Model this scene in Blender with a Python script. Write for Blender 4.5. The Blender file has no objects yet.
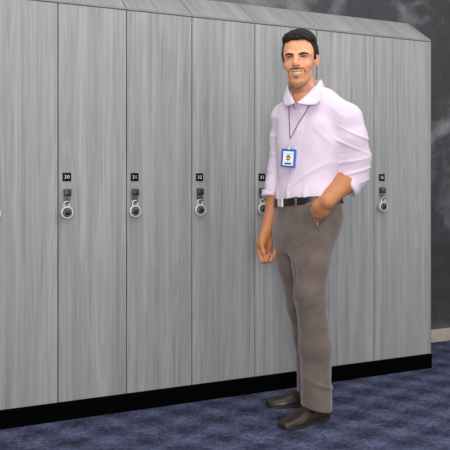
import bpy, bmesh, math, random
import numpy as np
from mathutils import Vector, Matrix
random.seed(4); R_ = np.random.RandomState(7)
scene = bpy.context.scene
COL = scene.collection
TH = 0.43157          # the camera looks 24.7 degrees to the right of the locker row's normal
CAMD = 3.225

# ------------------------------------------------------------------ helpers
def srgb(r, g, b):
    f = lambda c: (c/12.92 if c <= .04045 else ((c+.055)/1.055)**2.4)
    return (f(r/255), f(g/255), f(b/255), 1.0)

def new_mat(name, rough=.5, color=(.5, .5, .5, 1), metal=0.0):
    m = bpy.data.materials.new(name); m.use_nodes = True
    nt = m.node_tree; b = nt.nodes['Principled BSDF']
    b.inputs['Base Color'].default_value = color
    b.inputs['Roughness'].default_value = rough
    b.inputs['Metallic'].default_value = metal
    return m, nt, b

def node(nt, typ, **kw):
    n = nt.nodes.new(typ)
    for k, v in kw.items():
        if k in n.inputs: n.inputs[k].default_value = v
        else: setattr(n, k, v)
    return n

def ramp(nt, stops):
    r = nt.nodes.new('ShaderNodeValToRGB'); e = r.color_ramp.elements
    while len(e) < len(stops): e.new(.5)
    for i, (p, c) in enumerate(stops): e[i].position = p; e[i].color = c
    return r

def speckled(name, c1, c2, scale=60, rough=.6, metal=0.0, bump=0.0, detail=3):
    m, nt, b = new_mat(name, rough, c1, metal)
    tc = node(nt, 'ShaderNodeTexCoord')
    n = node(nt, 'ShaderNodeTexNoise', Scale=scale, Detail=detail)
    nt.links.new(tc.outputs['Object'], n.inputs['Vector'])
    r = ramp(nt, [(.3, c1), (.7, c2)])
    nt.links.new(n.outputs['Fac'], r.inputs['Fac']); nt.links.new(r.outputs['Color'], b.inputs['Base Color'])
    if bump:
        bp = node(nt, 'ShaderNodeBump', Strength=bump, Distance=.002)
        nt.links.new(n.outputs['Fac'], bp.inputs['Height']); nt.links.new(bp.outputs['Normal'], b.inputs['Normal'])
    return m

def link(name, me, parent=None):
    o = bpy.data.objects.new(name, me); COL.objects.link(o)
    if parent: o.parent = parent
    return o

def from_bm(name, bm, mat, parent=None, smooth=False):
    me = bpy.data.meshes.new(name); bmesh.ops.recalc_face_normals(bm, faces=bm.faces[:])
    bm.to_mesh(me); bm.free()
    if mat: me.materials.append(mat)
    if smooth:
        for p in me.polygons: p.use_smooth = True
    return link(name, me, parent)

def empty(name, loc, rz=0):
    o = bpy.data.objects.new(name, None); COL.objects.link(o); o.location = loc; o.rotation_euler.z = rz
    o.empty_display_size = .1
    return o

def tag(o, label=None, cat=None, group=None, kind=None):
    if label: o['label'] = label
    if cat: o['category'] = cat
    if group: o['group'] = group
    if kind: o['kind'] = kind
    return o

def bm_box(lo, hi, bev=0.0, bm=None):
    b = bmesh.new()
    c = [(a+d)/2 for a, d in zip(lo, hi)]; s = [d-a for a, d in zip(lo, hi)]
    bmesh.ops.create_cube(b, size=1)
    for v in b.verts: v.co = Vector([c[i]+v.co[i]*s[i] for i in range(3)])
    if bev: bmesh.ops.bevel(b, geom=b.edges[:]+b.verts[:], offset=bev, segments=2, affect='EDGES', profile=.5)
    if bm is None: return b
    me = bpy.data.meshes.new('t'); b.to_mesh(me); b.free(); bm.from_mesh(me); bpy.data.meshes.remove(me)
    return bm

def bm_prism(poly, x0, x1, bm=None):
    """polygon in (y,z) extruded along x"""
    bm = bm or bmesh.new()
    A = [bm.verts.new((x0, y, z)) for y, z in poly]; B = [bm.verts.new((x1, y, z)) for y, z in poly]
    bm.faces.new(A); bm.faces.new(B[::-1]); n = len(poly)
    for i in range(n): bm.faces.new((A[i], B[i], B[(i+1) % n], A[(i+1) % n]))
    return bm

def bm_tube(pts, r, seg=8, bm=None, closed=False):
    bm = bm or bmesh.new(); P = [Vector(p) for p in pts]; n = len(P); rings = []
    rr = r if isinstance(r, (list, tuple)) else [r]*n
    up = None
    for i in range(n):
        if closed: t = (P[(i+1) % n]-P[i-1]).normalized()
        else: t = (P[min(i+1, n-1)]-P[max(i-1, 0)]).normalized()
        if up is None: up = t.orthogonal().normalized()
        up = (up - t*up.dot(t)).normalized(); w = t.cross(up)
        rings.append([bm.verts.new(P[i]+(up*math.cos(a)+w*math.sin(a))*rr[i]) for a in [2*math.pi*k/seg for k in range(seg)]])
    for i in range(n if closed else n-1):
        a, b = rings[i], rings[(i+1) % n]
        for k in range(seg): bm.faces.new((a[k], a[(k+1) % seg], b[(k+1) % seg], b[k]))
    if not closed: bm.faces.new(rings[0][::-1]); bm.faces.new(rings[-1])
    return bm

def bm_lathe(prof, centre, seg=32, bm=None):
    """profile of (radius, depth) turned about the -y axis through centre (facing the room)"""
    bm = bm or bmesh.new(); cx, cy, cz = centre; rings = []
    for r, d in prof:
        if r < 1e-6: rings.append([bm.verts.new((cx, cy-d, cz))])
        else: rings.append([bm.verts.new((cx+r*math.cos(a), cy-d, cz+r*math.sin(a))) for a in [2*math.pi*k/seg for k in range(seg)]])
    for a, b in zip(rings, rings[1:]):
        for k in range(seg):
            q = (k+1) % seg
            if len(a) == 1: bm.faces.new((a[0], b[k], b[q]))
            elif len(b) == 1: bm.faces.new((a[k], a[q], b[0]))
            else: bm.faces.new((a[k], a[q], b[q], b[k]))
    return bm

def text_mesh(name, body, size, mat, parent, M, extrude=.0004):
    cu = bpy.data.curves.new(name, 'FONT'); cu.body = body; cu.size = size; cu.extrude = extrude
    cu.space_character = 1.12; cu.align_x = 'CENTER'; cu.align_y = 'CENTER'
    t = bpy.data.objects.new(name+'_tmp', cu); COL.objects.link(t)
    dg = bpy.context.evaluated_depsgraph_get()
    me = bpy.data.meshes.new_from_object(t.evaluated_get(dg)); bpy.data.objects.remove(t); bpy.data.curves.remove(cu)
    me.name = name; me.transform(M); me.materials.clear(); me.materials.append(mat)
    return link(name, me, parent)

# ------------------------------------------------------------------ materials of the room
def wood():
    m, nt, b = new_mat('grey_woodgrain_laminate', .48)
    b.inputs['Specular IOR Level'].default_value = .3
    tc = node(nt, 'ShaderNodeTexCoord'); oi = node(nt, 'ShaderNodeObjectInfo')
    add = node(nt, 'ShaderNodeVectorMath', operation='ADD')
    cb = node(nt, 'ShaderNodeCombineXYZ')
    mu = node(nt, 'ShaderNodeMath', operation='MULTIPLY'); mu.inputs[1].default_value = 37.0
    nt.links.new(oi.outputs['Random'], mu.inputs[0]); nt.links.new(mu.outputs[0], cb.inputs['X']); nt.links.new(mu.outputs[0], cb.inputs['Z'])
    nt.links.new(tc.outputs['Object'], add.inputs[0]); nt.links.new(cb.outputs[0], add.inputs[1])
    def layer(sx, sz, detail, rough, dist=0):
        mp = node(nt, 'ShaderNodeMapping'); mp.inputs['Scale'].default_value = (sx, sz, sz)
        nt.links.new(add.outputs[0], mp.inputs['Vector'])
        n = node(nt, 'ShaderNodeTexNoise', Scale=1.0, Detail=detail, Roughness=rough, Distortion=dist)
        nt.links.new(mp.outputs[0], n.inputs['Vector']); return n
    broad = layer(17, .35, 2, .5, .25); grain = layer(75, 1.6, 4, .6, .3); fine = layer(300, 7, 3, .6)
    r1 = ramp(nt, [(.30, srgb(140, 141, 142)), (.50, srgb(149, 150, 151)), (.70, srgb(158, 159, 160))])
    nt.links.new(broad.outputs['Fac'], r1.inputs['Fac'])
    r2 = ramp(nt, [(.30, (.78, .78, .78, 1)), (.47, (.97, .97, .97, 1)), (.72, (1.09, 1.09, 1.09, 1))])
    nt.links.new(grain.outputs['Fac'], r2.inputs['Fac'])
    r3 = ramp(nt, [(.3, (.93, .93, .93, 1)), (.7, (1.05, 1.05, 1.05, 1))])
    nt.links.new(fine.outputs['Fac'], r3.inputs['Fac'])
    m1 = node(nt, 'ShaderNodeMix', data_type='RGBA', blend_type='MULTIPLY'); m1.inputs[0].default_value = 1
    m2 = node(nt, 'ShaderNodeMix', data_type='RGBA', blend_type='MULTIPLY'); m2.inputs[0].default_value = 1
    nt.links.new(r1.outputs[0], m1.inputs[6]); nt.links.new(r2.outputs[0], m1.inputs[7])
    nt.links.new(m1.outputs[2], m2.inputs[6]); nt.links.new(r3.outputs[0], m2.inputs[7])
    # cathedral figure: contour lines of a stretched noise
    cath = layer(12, .50, 1, .4, .1)
    k1 = node(nt, 'ShaderNodeMath', operation='MULTIPLY'); k1.inputs[1].default_value = 95
    k2 = node(nt, 'ShaderNodeMath', operation='SINE'); nt.links.new(cath.outputs['Fac'], k1.inputs[0]); nt.links.new(k1.outputs[0], k2.inputs[0])
    r4 = ramp(nt, [(.0, (.925, .925, .925, 1)), (.5, (1.01, 1.01, 1.01, 1))]); nt.links.new(k2.outputs[0], r4.inputs['Fac'])
    m3 = node(nt, 'ShaderNodeMix', data_type='RGBA', blend_type='MULTIPLY'); m3.inputs[0].default_value = 1
    nt.links.new(m2.outputs[2], m3.inputs[6]); nt.links.new(r4.outputs[0], m3.inputs[7])
    nt.links.new(m3.outputs[2], b.inputs['Base Color'])
    return m
WOOD = wood()
GAP = speckled('dark_grey_edging', srgb(58, 59, 62), srgb(66, 67, 70), 40, .6)
EDGE = speckled('pale_edge_band', srgb(118, 119, 121), srgb(126, 127, 129), 60, .5)
BLACK = speckled('black_plinth_laminate', srgb(1, 1, 1), srgb(3, 3, 3), 30, .8)
BLACK.node_tree.nodes['Principled BSDF'].inputs['Specular IOR Level'].default_value = .03
PLATE = speckled('black_number_plate', srgb(3, 3, 3), srgb(6, 6, 6), 90, .6)
PLATE.node_tree.nodes['Principled BSDF'].inputs['Specular IOR Level'].default_value = .12
WHITE = speckled('white_lettering', srgb(205, 205, 205), srgb(220, 220, 220), 90, .5)
DARKMETAL = speckled('brushed_gunmetal', srgb(96, 93, 90), srgb(122, 119, 115), 160, .38, .7)
BOLTMETAL = speckled('dark_hasp_metal', srgb(58, 56, 54), srgb(78, 75, 72), 160, .35, .6)
STEEL = speckled('satin_steel', srgb(188, 189, 191), srgb(206, 207, 209), 120, .45, .25)
DIAL = speckled('black_dial_plastic', srgb(22, 22, 24), srgb(34, 34, 36), 120, .4)

WOFF = 16.37  # shifts the mottle so its pale patch paints light on the wall above the lockers
def plaster():
    m, nt, b = new_mat('dark_slate_plaster', .75)
    tc = node(nt, 'ShaderNodeTexCoord')
    n1 = node(nt, 'ShaderNodeTexNoise', Scale=1.7, Detail=5, Roughness=.6, Distortion=.35)
    n2 = node(nt, 'ShaderNodeTexNoise', Scale=22, Detail=6, Roughness=.65)
    n3 = node(nt, 'ShaderNodeTexNoise', Scale=.9, Detail=2)
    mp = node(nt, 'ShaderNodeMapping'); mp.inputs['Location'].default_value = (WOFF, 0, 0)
    nt.links.new(tc.outputs['Object'], mp.inputs['Vector'])
    for n in (n1, n2, n3): nt.links.new(mp.outputs[0], n.inputs['Vector'])
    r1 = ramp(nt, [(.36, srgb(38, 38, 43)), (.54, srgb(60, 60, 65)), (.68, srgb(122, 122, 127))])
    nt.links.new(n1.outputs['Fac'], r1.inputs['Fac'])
    r2 = ramp(nt, [(.3, (.82, .82, .82, 1)), (.7, (1.12, 1.12, 1.12, 1))]); nt.links.new(n2.outputs['Fac'], r2.inputs['Fac'])
    r3 = ramp(nt, [(.54, (1, 1, 1, 1)), (.66, (1.12, 1.02, .86, 1))]); nt.links.new(n3.outputs['Fac'], r3.inputs['Fac'])
    m1 = node(nt, 'ShaderNodeMix', data_type='RGBA', blend_type='MULTIPLY'); m1.inputs[0].default_value = 1
    m2 = node(nt, 'ShaderNodeMix', data_type='RGBA', blend_type='MULTIPLY'); m2.inputs[0].default_value = 1
    nt.links.new(r1.outputs[0], m1.inputs[6]); nt.links.new(r2.outputs[0], m1.inputs[7])
    nt.links.new(m1.outputs[2], m2.inputs[6]); nt.links.new(r3.outputs[0], m2.inputs[7])
    nt.links.new(m2.outputs[2], b.inputs['Base Color'])
    bp = node(nt, 'ShaderNodeBump', Strength=.35, Distance=.01)
    nt.links.new(n2.outputs['Fac'], bp.inputs['Height']); nt.links.new(bp.outputs['Normal'], b.inputs['Normal'])
    return m

def carpet():
    m, nt, b = new_mat('blue_patterned_carpet', .95)
    b.inputs['Specular IOR Level'].default_value = .05
    tc = node(nt, 'ShaderNodeTexCoord')
    nz = node(nt, 'ShaderNodeTexNoise', Scale=9, Detail=3)
    nt.links.new(tc.outputs['Object'], nz.inputs['Vector'])
    mx = node(nt, 'ShaderNodeMix', data_type='RGBA', blend_type='LINEAR_LIGHT'); mx.inputs[0].default_value = .05
    nt.links.new(tc.outputs['Object'], mx.inputs[6]); nt.links.new(nz.outputs['Color'], mx.inputs[7])
    mp = node(nt, 'ShaderNodeMapping'); mp.inputs['Rotation'].default_value = (0, 0, math.radians(20))
    nt.links.new(mx.outputs[2], mp.inputs['Vector'])
    sp = node(nt, 'ShaderNodeSeparateXYZ'); nt.links.new(mp.outputs[0], sp.inputs[0])
    def sn(out, k):
        a = node(nt, 'ShaderNodeMath', operation='MULTIPLY'); a.inputs[1].default_value = k
        s = node(nt, 'ShaderNodeMath', operation='SINE')
        nt.links.new(out, a.inputs[0]); nt.links.new(a.outputs[0], s.inputs[0]); return s
    sx, sy = sn(sp.outputs['X'], 20), sn(sp.outputs['Y'], 27)
    pr = node(nt, 'ShaderNodeMath', operation='MULTIPLY'); nt.links.new(sx.outputs[0], pr.inputs[0]); nt.links.new(sy.outputs[0], pr.inputs[1])
    n2 = node(nt, 'ShaderNodeTexNoise', Scale=22, Detail=6, Roughness=.82); nt.links.new(tc.outputs['Object'], n2.inputs['Vector'])
    n3 = node(nt, 'ShaderNodeTexNoise', Scale=48, Detail=6, Roughness=.92); nt.links.new(tc.outputs['Object'], n3.inputs['Vector'])
    a1 = node(nt, 'ShaderNodeMath', operation='MULTIPLY_ADD'); a1.inputs[1].default_value = .17; a1.inputs[2].default_value = .0
    nt.links.new(pr.outputs[0], a1.inputs[0])
    a2 = node(nt, 'ShaderNodeMath', operation='ADD'); nt.links.new(a1.outputs[0], a2.inputs[0]); nt.links.new(n2.outputs['Fac'], a2.inputs[1])
    r = ramp(nt, [(.28, srgb(48, 51, 66)), (.5, srgb(75, 79, 104)), (.72, srgb(98, 103, 133))])
    nt.links.new(a2.outputs[0], r.inputs['Fac'])
    r3 = ramp(nt, [(.40, (.52, .52, .54, 1)), (.60, (1.42, 1.42, 1.40, 1))]); nt.links.new(n3.outputs['Fac'], r3.inputs['Fac'])
    m1 = node(nt, 'ShaderNodeMix', data_type='RGBA', blend_type='MULTIPLY'); m1.inputs[0].default_value = 1
    nt.links.new(r.outputs[0], m1.inputs[6]); nt.links.new(r3.outputs[0], m1.inputs[7]); nt.links.new(m1.outputs[2], b.inputs['Base Color'])
    bp = node(nt, 'ShaderNodeBump', Strength=.6, Distance=.006)
    nt.links.new(n3.outputs['Fac'], bp.inputs['Height']); nt.links.new(bp.outputs['Normal'], b.inputs['Normal'])
    return m

# ------------------------------------------------------------------ the setting
tag(from_bm('floor', bm_box((-3.5, -5.2, -.06), (6.5, .6, 0)), carpet()), 'blue patterned carpet floor', kind='structure')
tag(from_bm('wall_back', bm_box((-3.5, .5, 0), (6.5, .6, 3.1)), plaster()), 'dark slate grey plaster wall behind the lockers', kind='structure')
BEIGE = speckled('beige_skirting', srgb(170, 160, 146), srgb(184, 174, 160), 14, .55)
tag(from_bm('baseboard_back', bm_box((-3.5, .485, 0), (6.5, .5, .086), .003), BEIGE), 'beige skirting board at the foot of the dark wall', kind='structure')

# ------------------------------------------------------------------ lockers
seams = [.336, .645, .9686, 1.3048, 1.6561, 2.0301, 2.4077, 2.812]
nums = ['29', '30', '31', '32', '33', '34', '35']
labels = ['grey wood-grain locker cut off by the left edge of the photo',
          'grey wood-grain locker with number plate 30 above its padlock',
          'grey wood-grain locker with number plate 31 above its padlock',
          'grey wood-grain locker with number plate 32 above its padlock',
          'grey wood-grain locker with number plate 33, beside the man\'s bare forearm',
          'grey wood-grain locker directly behind the man, its number plate hidden by him',
          'grey wood-grain locker with number plate 35 at the right end of the row']
padlabels = ['round padlock cut off by the left edge of the photo',
             'round steel padlock with black dial hanging below number plate 30',
             'round steel padlock with black dial hanging below number plate 31',
             'round steel padlock with black dial hanging below number plate 32',
             'round steel padlock with black dial below plate 33, half hidden by the man\'s forearm',
             'round steel padlock hidden behind the man on the locker after number 33',
             'round steel padlock with black dial hanging below number plate 35']
BOT, TOP, RY, RZ = .08, 1.92, .205, 2.06
tag(from_bm('plinth', bm_box((.334, -.012, 0), (2.813, .484, BOT), .001), BLACK),
    'long black plinth running along the carpet under the whole locker row', 'plinth')

def make_padlock(x, label, i):
    z = .951
    p = empty('padlock', (x, -.004, z)); tag(p, label, 'padlock', 'padlocks on the locker doors')
    ring = [(0, 0), (.025, 0), (.0285, .003), (.0300, .008), (.0300, .014), (.0285, .019), (.0255, .0215), (.0222, .0205), (.0212, .018), (0, .018)]
    from_bm('lock_body', bm_lathe(ring, (0, 0, 0), 36), STEEL, p, True)
    dial = [(0, .0182), (.0202, .0182), (.0205, .0215), (.0175, .0232), (.0075, .0234), (.0070, .0258), (.0058, .0268), (0, .0270)]
    d = from_bm('dial', bm_lathe(dial, (0, 0, 0), 36), DIAL, p, True)
    bm = bmesh.new()
    for k in range(20):
        a = 2*math.pi*k/20+.1
        b2 = bm_box((-.00045, -.0243, .0135), (.00045, -.0234, .0168))
        b2.transform(Matrix.Rotation(a, 4, 'Y'))
        me = bpy.data.meshes.new('t'); b2.to_mesh(me); b2.free(); bm.from_mesh(me); bpy.data.meshes.remove(me)
    from_bm('dial_marks', bm, WHITE, d)
    pts = [(-.0125, -.011, .020)]+[(-.0125, -.011, .03)]+[(.0125*math.cos(math.pi-math.pi*k/10), -.011, .038+.0125*math.sin(math.pi*k/10)) for k in range(11)]+[(.0125, -.011, .03), (.0125, -.011, .02)]
    from_bm('shackle', bm_tube(pts, .0037, 10), STEEL, p, True)
    p.rotation_euler.y = random.uniform(-.05, .05)
    return p

for i in range(7):
    x0, x1 = seams[i], seams[i+1]; g = .0022
    r = empty('locker', ((x0+x1)/2, .25, 0)); tag(r, labels[i], 'locker', 'row of grey lockers')
    ox, oy = (x0+x1)/2, .25
    def put(name, bm, mat, parent, smooth=False):
        bm.transform(Matrix.Translation((-ox, -oy, 0)))
        return from_bm(name, bm, mat, parent, smooth)
    # carcass: pentagon section, door recess in front
    put('carcass', bm_prism([(.021, BOT+.001), (.484, BOT+.001), (.484, RZ-.012), (RY, RZ-.012), (.021, TOP-.004)], x0+.0004, x1-.0004), GAP, r)
    # sloped top panel: a slab lying on the slope
    dy, dz = RY, RZ-TOP; L = math.hypot(dy, dz); ny, nz = -dz/L, dy/L; t = .010
    a, c = (0.0, TOP), (RY, RZ)
    put('sloped_top', bm_prism([a, c, (c[0], c[1]-.012), (c[0]-ny*-t, c[1]-t-.002), (.003, TOP-.0085)], x0+g*1.1, x1-g*1.1), WOOD, r)
    # lip under the slope
    put('top_lip', bm_prism([(-.003, TOP-.002), (.0, TOP+.001), (.02, TOP-.005), (.02, TOP-.010), (-.003, TOP-.009)], x0+.0002, x1-.0002), EDGE, r)
    put('flat_top', bm_box((x0+g, RY+.001, RZ-.012), (x1-g, .484, RZ)), WOOD, r)
    door = put('door', bm_box((x0+g, 0, BOT+.003), (x1-g, .019, TOP-.0115), .0012), WOOD, r)
    if i == 6:
        put('end_panel', bm_prism([(.0, BOT+.001), (.484, BOT+.001), (.484, RZ+.002), (RY, RZ+.002), (.0, TOP+.001)], x1-.0015, x1+.003), WOOD, r)
    # fittings
    px = x0+(.031, .040, .040, .040, .040, .050, .053)[i]
    pl = put('number_plate', bm_box((px-.0195, -.0025, 1.114-.0195), (px+.0195, 0, 1.114+.0195), .0008), PLATE, door)
    pl['label'] = 'black square plate reading '+nums[i]
    text_mesh('numerals', nums[i], .0235, WHITE, pl, Matrix.Translation((px-ox, -.003-oy, 1.1135)) @ Matrix.Rotation(math.pi/2, 4, 'X'))
    hp = put('hasp', bm_box((px-.018, -.003, 1.006), (px+.018, 0, 1.060), .001), DARKMETAL, door)
    put('latch_block', bm_box((px-.013, -.018, 1.026), (px+.018, -.003, 1.057), .004), BOLTMETAL, hp, True)
    bm = bm_tube([(px-.007, -.003, .998), (px-.007, -.026, .998), (px+.007, -.026, .998), (px+.007, -.003, .998)], .003, 8)
    bm_box((px-.008, -.005, .994), (px+.008, -.001, 1.012), .001, bm)
    put('staple', bm, BOLTMETAL, hp)
    make_padlock(px-.002, padlabels[i], i)

# ================================================================== THE MAN: implicit surfaces turned into smooth meshes
# man's own frame: x to the right, y away, z up, origin on the carpet below his pelvis
MAN_LOC = (1.7437, -.395, 0.0)

class Vol:
    def __init__(s, xs, ys, zs):
        s.ax = [np.asarray(a, np.float32) for a in (xs, ys, zs)]
        s.D = np.full([len(a) for a in s.ax], .5, np.float32)
    def sl(s, lo, hi):
        out = []
        for a, l, h in zip(s.ax, lo, hi):
            out.append(slice(max(0, int(np.searchsorted(a, l))-1), min(len(a), int(np.searchsorted(a, h))+1)))
        return tuple(out)
    def grid(s, sl):
        x, y, z = [a[q] for a, q in zip(s.ax, sl)]
        return x[:, None, None], y[None, :, None], z[None, None, :]
    def add(s, fn, lo, hi, k=.0):
        sl = s.sl(lo, hi); d = fn(*s.grid(sl)); A = s.D[sl]
        r = np.minimum(A, d)
        if k: h = np.maximum(k-np.abs(A-d), 0)/k; r = r-h*h*k*.25
        s.D[sl] = r
    def sub(s, fn, lo, hi, k=.0):
        sl = s.sl(lo, hi); d = -fn(*s.grid(sl)); A = s.D[sl]
        r = np.maximum(A, d)
        if k: h = np.maximum(k-np.abs(A-d), 0)/k; r = r+h*h*k*.25
        s.D[sl] = r
    def shift(s, fn, lo, hi):
        sl = s.sl(lo, hi); s.D[sl] = s.D[sl]+fn(*s.grid(sl))
    def chain(s, pts, k=.02, flat=None, inflate=0.0, join=.03):
        """pts = (x,y,z,r): one run of round cones, smoothly joined"""
        P = np.array(pts, float); lo = (P[:, :3]-P[:, 3:]).min(0)-.05-k; hi = (P[:, :3]+P[:, 3:]).max(0)+.05+k
        def fn(X, Y, Z):
            d = None
            for p, q in zip(P, P[1:]):
                e = cone(X, Y, Z, p, q, flat)-inflate
                if d is None: d = e
                else: h = np.maximum(join-np.abs(d-e), 0)/join; d = np.minimum(d, e)-h*h*join*.25
            return d
        s.add(fn, lo, hi, k); return fn
    def sample(s, x, y, z):
        idx = [min(max(int(np.searchsorted(a, v))-1, 0), len(a)-2) for a, v in zip(s.ax, (x, y, z))]
        f = [(v-a[i])/(a[i+1]-a[i]) for a, v, i in zip(s.ax, (x, y, z), idx)]
        i, j, k = idx; c = s.D[i:i+2, j:j+2, k:k+2]
        c = c[0]*(1-f[0])+c[1]*f[0]; c = c[0]*(1-f[1])+c[1]*f[1]; return c[0]*(1-f[2])+c[1]*f[2]
    def front(s, x, z):
        """nearest y (towards the room) where the surface lies"""
        last = None
        for y in np.arange(s.ax[1][0]+.002, s.ax[1][-1], .002):
            d = s.sample(x, y, z)
            if d < 0: return float(y) if last is None else float(y-.002*(-d)/max(last-d, 1e-6))
            last = d
        return None

def cone(X, Y, Z, p, q, flat=None):
    ab = q[:3]-p[:3]; L2 = float(ab@ab) or 1e-9
    x, y, z = X-p[0], Y-p[1], Z-p[2]
    t = np.clip((x*ab[0]+y*ab[1]+z*ab[2])/L2, 0, 1)
    dx, dy, dz = x-t*ab[0], y-t*ab[1], z-t*ab[2]
    if flat is None: dist = np.sqrt(dx*dx+dy*dy+dz*dz)
    else:
        n, f = flat; m = (dx*n[0]+dy*n[1]+dz*n[2])*(f-1)
        dx, dy, dz = dx+m*n[0], dy+m*n[1], dz+m*n[2]; dist = np.sqrt(dx*dx+dy*dy+dz*dz)
    return (dist-(p[3]+t*(q[3]-p[3])))/(1 if flat is None else max(1, flat[1]*.7))

def smooth_interp(z, zs, vals):
    """monotone-ish cubic through the section values"""
    zs = np.asarray(zs, float); v = np.asarray(vals, float); m = np.gradient(v, zs)
    i = np.clip(np.searchsorted(zs, z)-1, 0, len(zs)-2); h = zs[i+1]-zs[i]; t = np.clip((z-zs[i])/h, 0, 1)
    return ((2*t**3-3*t**2+1)*v[i]+(t**3-2*t**2+t)*h*m[i]+(-2*t**3+3*t**2)*v[i+1]+(t**3-t**2)*h*m[i+1])

def loft(sections, p=2.3, grow=0.0, cap=True):
    S = np.array(sorted(sections), float)
    def fn(X, Y, Z):
        z = np.clip(Z, S[0, 0], S[-1, 0])
        cx, cy, a, b, yw = [smooth_interp(z, S[:, 0], S[:, i]) for i in range(1, 6)]
        c, sn = np.cos(np.radians(yw)), np.sin(np.radians(yw)); a = a+grow; b = b+grow
        x, y = X-cx, Y-cy
        u = x*c-y*sn; v = -x*sn-y*c
        d = (((np.abs(u)/a)**p+(np.abs(v)/b)**p)**(1/p)-1)*np.minimum(a, b)
        if cap: d = np.maximum(d, np.maximum(S[0, 0]-Z, Z-S[-1, 0]))
        return d
    return fn

WAVES = [(R_.randn(3), R_.rand()*6.28) for _ in range(14)]
def noise(X, Y, Z, scale, n=8, off=0):
    r = 0
    for w, ph in WAVES[off:off+n]:
        w = w/np.linalg.norm(w)*scale*(.6+.8*(ph/6.28)); r = r+np.sin(w[0]*X+w[1]*Y+w[2]*Z+ph*7)
    return r/math.sqrt(n)

def surface_nets(vol):
    D = vol.D; S = D < 0; xs, ys, zs = vol.ax
    n = sum(S[i:S.shape[0]-1+i, j:S.shape[1]-1+j, k:S.shape[2]-1+k].astype(np.int8) for i in (0, 1) for j in (0, 1) for k in (0, 1))
    act = (n > 0) & (n < 8); I = np.argwhere(act); ids = np.full(act.shape, -1, np.int32); ids[act] = np.arange(len(I))
    corners = [(i, j, k) for i in (0, 1) for j in (0, 1) for k in (0, 1)]
    acc = np.zeros((len(I), 3)); cnt = np.zeros(len(I))
    pos = lambda J: np.stack([xs[J[:, 0]], ys[J[:, 1]], zs[J[:, 2]]], 1)
    for a in corners:
        for ax in range(3):
            if a[ax]: continue
            b = list(a); b[ax] = 1
            A, B = I+np.array(a), I+np.array(b)
            da, db = D[tuple(A.T)], D[tuple(B.T)]; m = (da < 0) != (db < 0)
            t = np.where(m, da/np.where(m, da-db, 1), 0)[:, None]
            acc += np.where(m[:, None], pos(A)+(pos(B)-pos(A))*t, 0); cnt += m
    V = acc/cnt[:, None]; F = []
    for ax in range(3):
        o = [q for q in range(3) if q != ax]
        s0 = [slice(1, -1)]*3; s1 = [slice(1, -1)]*3; s0[ax] = slice(0, -1); s1[ax] = slice(1, None)
        a, b = S[tuple(s0)], S[tuple(s1)]
        E = np.argwhere(a != b); ins = a[tuple(E.T)]; off = np.ones(3, int); off[ax] = 0; E = E+off
        e1 = np.zeros(3, int); e2 = np.zeros(3, int); e1[(ax+1) % 3] = 1; e2[(ax+2) % 3] = 1
        g = lambda J: ids[tuple(J.T)]
        q = np.stack([g(E-e1-e2), g(E-e2), g(E), g(E-e1)], 1)
        q[~ins] = q[~ins][:, ::-1]; F.append(q)
    F = np.concatenate(F); F = F[(F >= 0).all(1)]
    return V, F

def relax(V, F, it, lam=.5):
    E = np.concatenate([F[:, [0, 1]], F[:, [1, 2]], F[:, [2, 3]], F[:, [3, 0]]])
    for _ in range(it):
        for l in (lam, -lam*1.03):
            s = np.zeros_like(V); c = np.zeros(len(V))
            for a in range(3): s[:, a] = np.bincount(E[:, 0], V[E[:, 1], a], len(V))+np.bincount(E[:, 1], V[E[:, 0], a], len(V))
            c = np.bincount(E[:, 0], minlength=len(V))+np.bincount(E[:, 1], minlength=len(V))
            V = V+l*(s/c[:, None]-V)
    return V

def vol_mesh(name, vol, mat, parent=None, it=2, colour=None):
    V, F = surface_nets(vol); V = relax(V, F, it)
    me = bpy.data.meshes.new(name); me.vertices.add(len(V)); me.vertices.foreach_set('co', V.astype(np.float32).ravel())
    me.loops.add(F.size); me.loops.foreach_set('vertex_index', F.astype(np.int32).ravel())
    me.polygons.add(len(F)); me.polygons.foreach_set('loop_start', np.arange(0, F.size, 4, dtype=np.int32))
    try: me.polygons.foreach_set('loop_total', np.full(len(F), 4, np.int32))
    except Exception: pass
    me.update(calc_edges=True); me.validate()
    me.polygons.foreach_set('use_smooth', np.ones(len(me.polygons), bool))
    if colour is not None:
        at = me.color_attributes.new('Col', 'FLOAT_COLOR', 'POINT')
        C = np.ones((len(V), 4), np.float32); C[:, :3] = colour(V); at.data.foreach_set('color', C.ravel())
    me.materials.append(mat)
    return link(name, me, parent)

def axis(*segs):
    out = [segs[0][0]]
    for a, b, h in segs:
        n = max(1, int(round((b-a)/h))); out += list(np.linspace(a, b, n+1)[1:])
    return out

# ---------------- materials of the man
def attr_mat(name, rough, sss=0.0, bumpscale=0, bump=0):
    m, nt, b = new_mat(name, rough)
    a = node(nt, 'ShaderNodeVertexColor'); a.layer_name = 'Col'
    tc = node(nt, 'ShaderNodeTexCoord'); n = node(nt, 'ShaderNodeTexNoise', Scale=70, Detail=3)
    nt.links.new(tc.outputs['Object'], n.inputs['Vector'])
    r = ramp(nt, [(.3, (.94, .93, .92, 1)), (.7, (1.04, 1.03, 1.03, 1))]); nt.links.new(n.outputs['Fac'], r.inputs['Fac'])
    mx = node(nt, 'ShaderNodeMix', data_type='RGBA', blend_type='MULTIPLY'); mx.inputs[0].default_value = 1
    nt.links.new(a.outputs['Color'], mx.inputs[6]); nt.links.new(r.outputs[0], mx.inputs[7]); nt.links.new(mx.outputs[2], b.inputs['Base Color'])
    if sss:
        b.inputs['Subsurface Weight'].default_value = sss; b.inputs['Subsurface Radius'].default_value = (1, .4, .2); b.inputs['Subsurface Scale'].default_value = .006
    return m
SKIN = attr_mat('skin', .5, .12)
EYEM = attr_mat('eye', .2)

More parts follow.
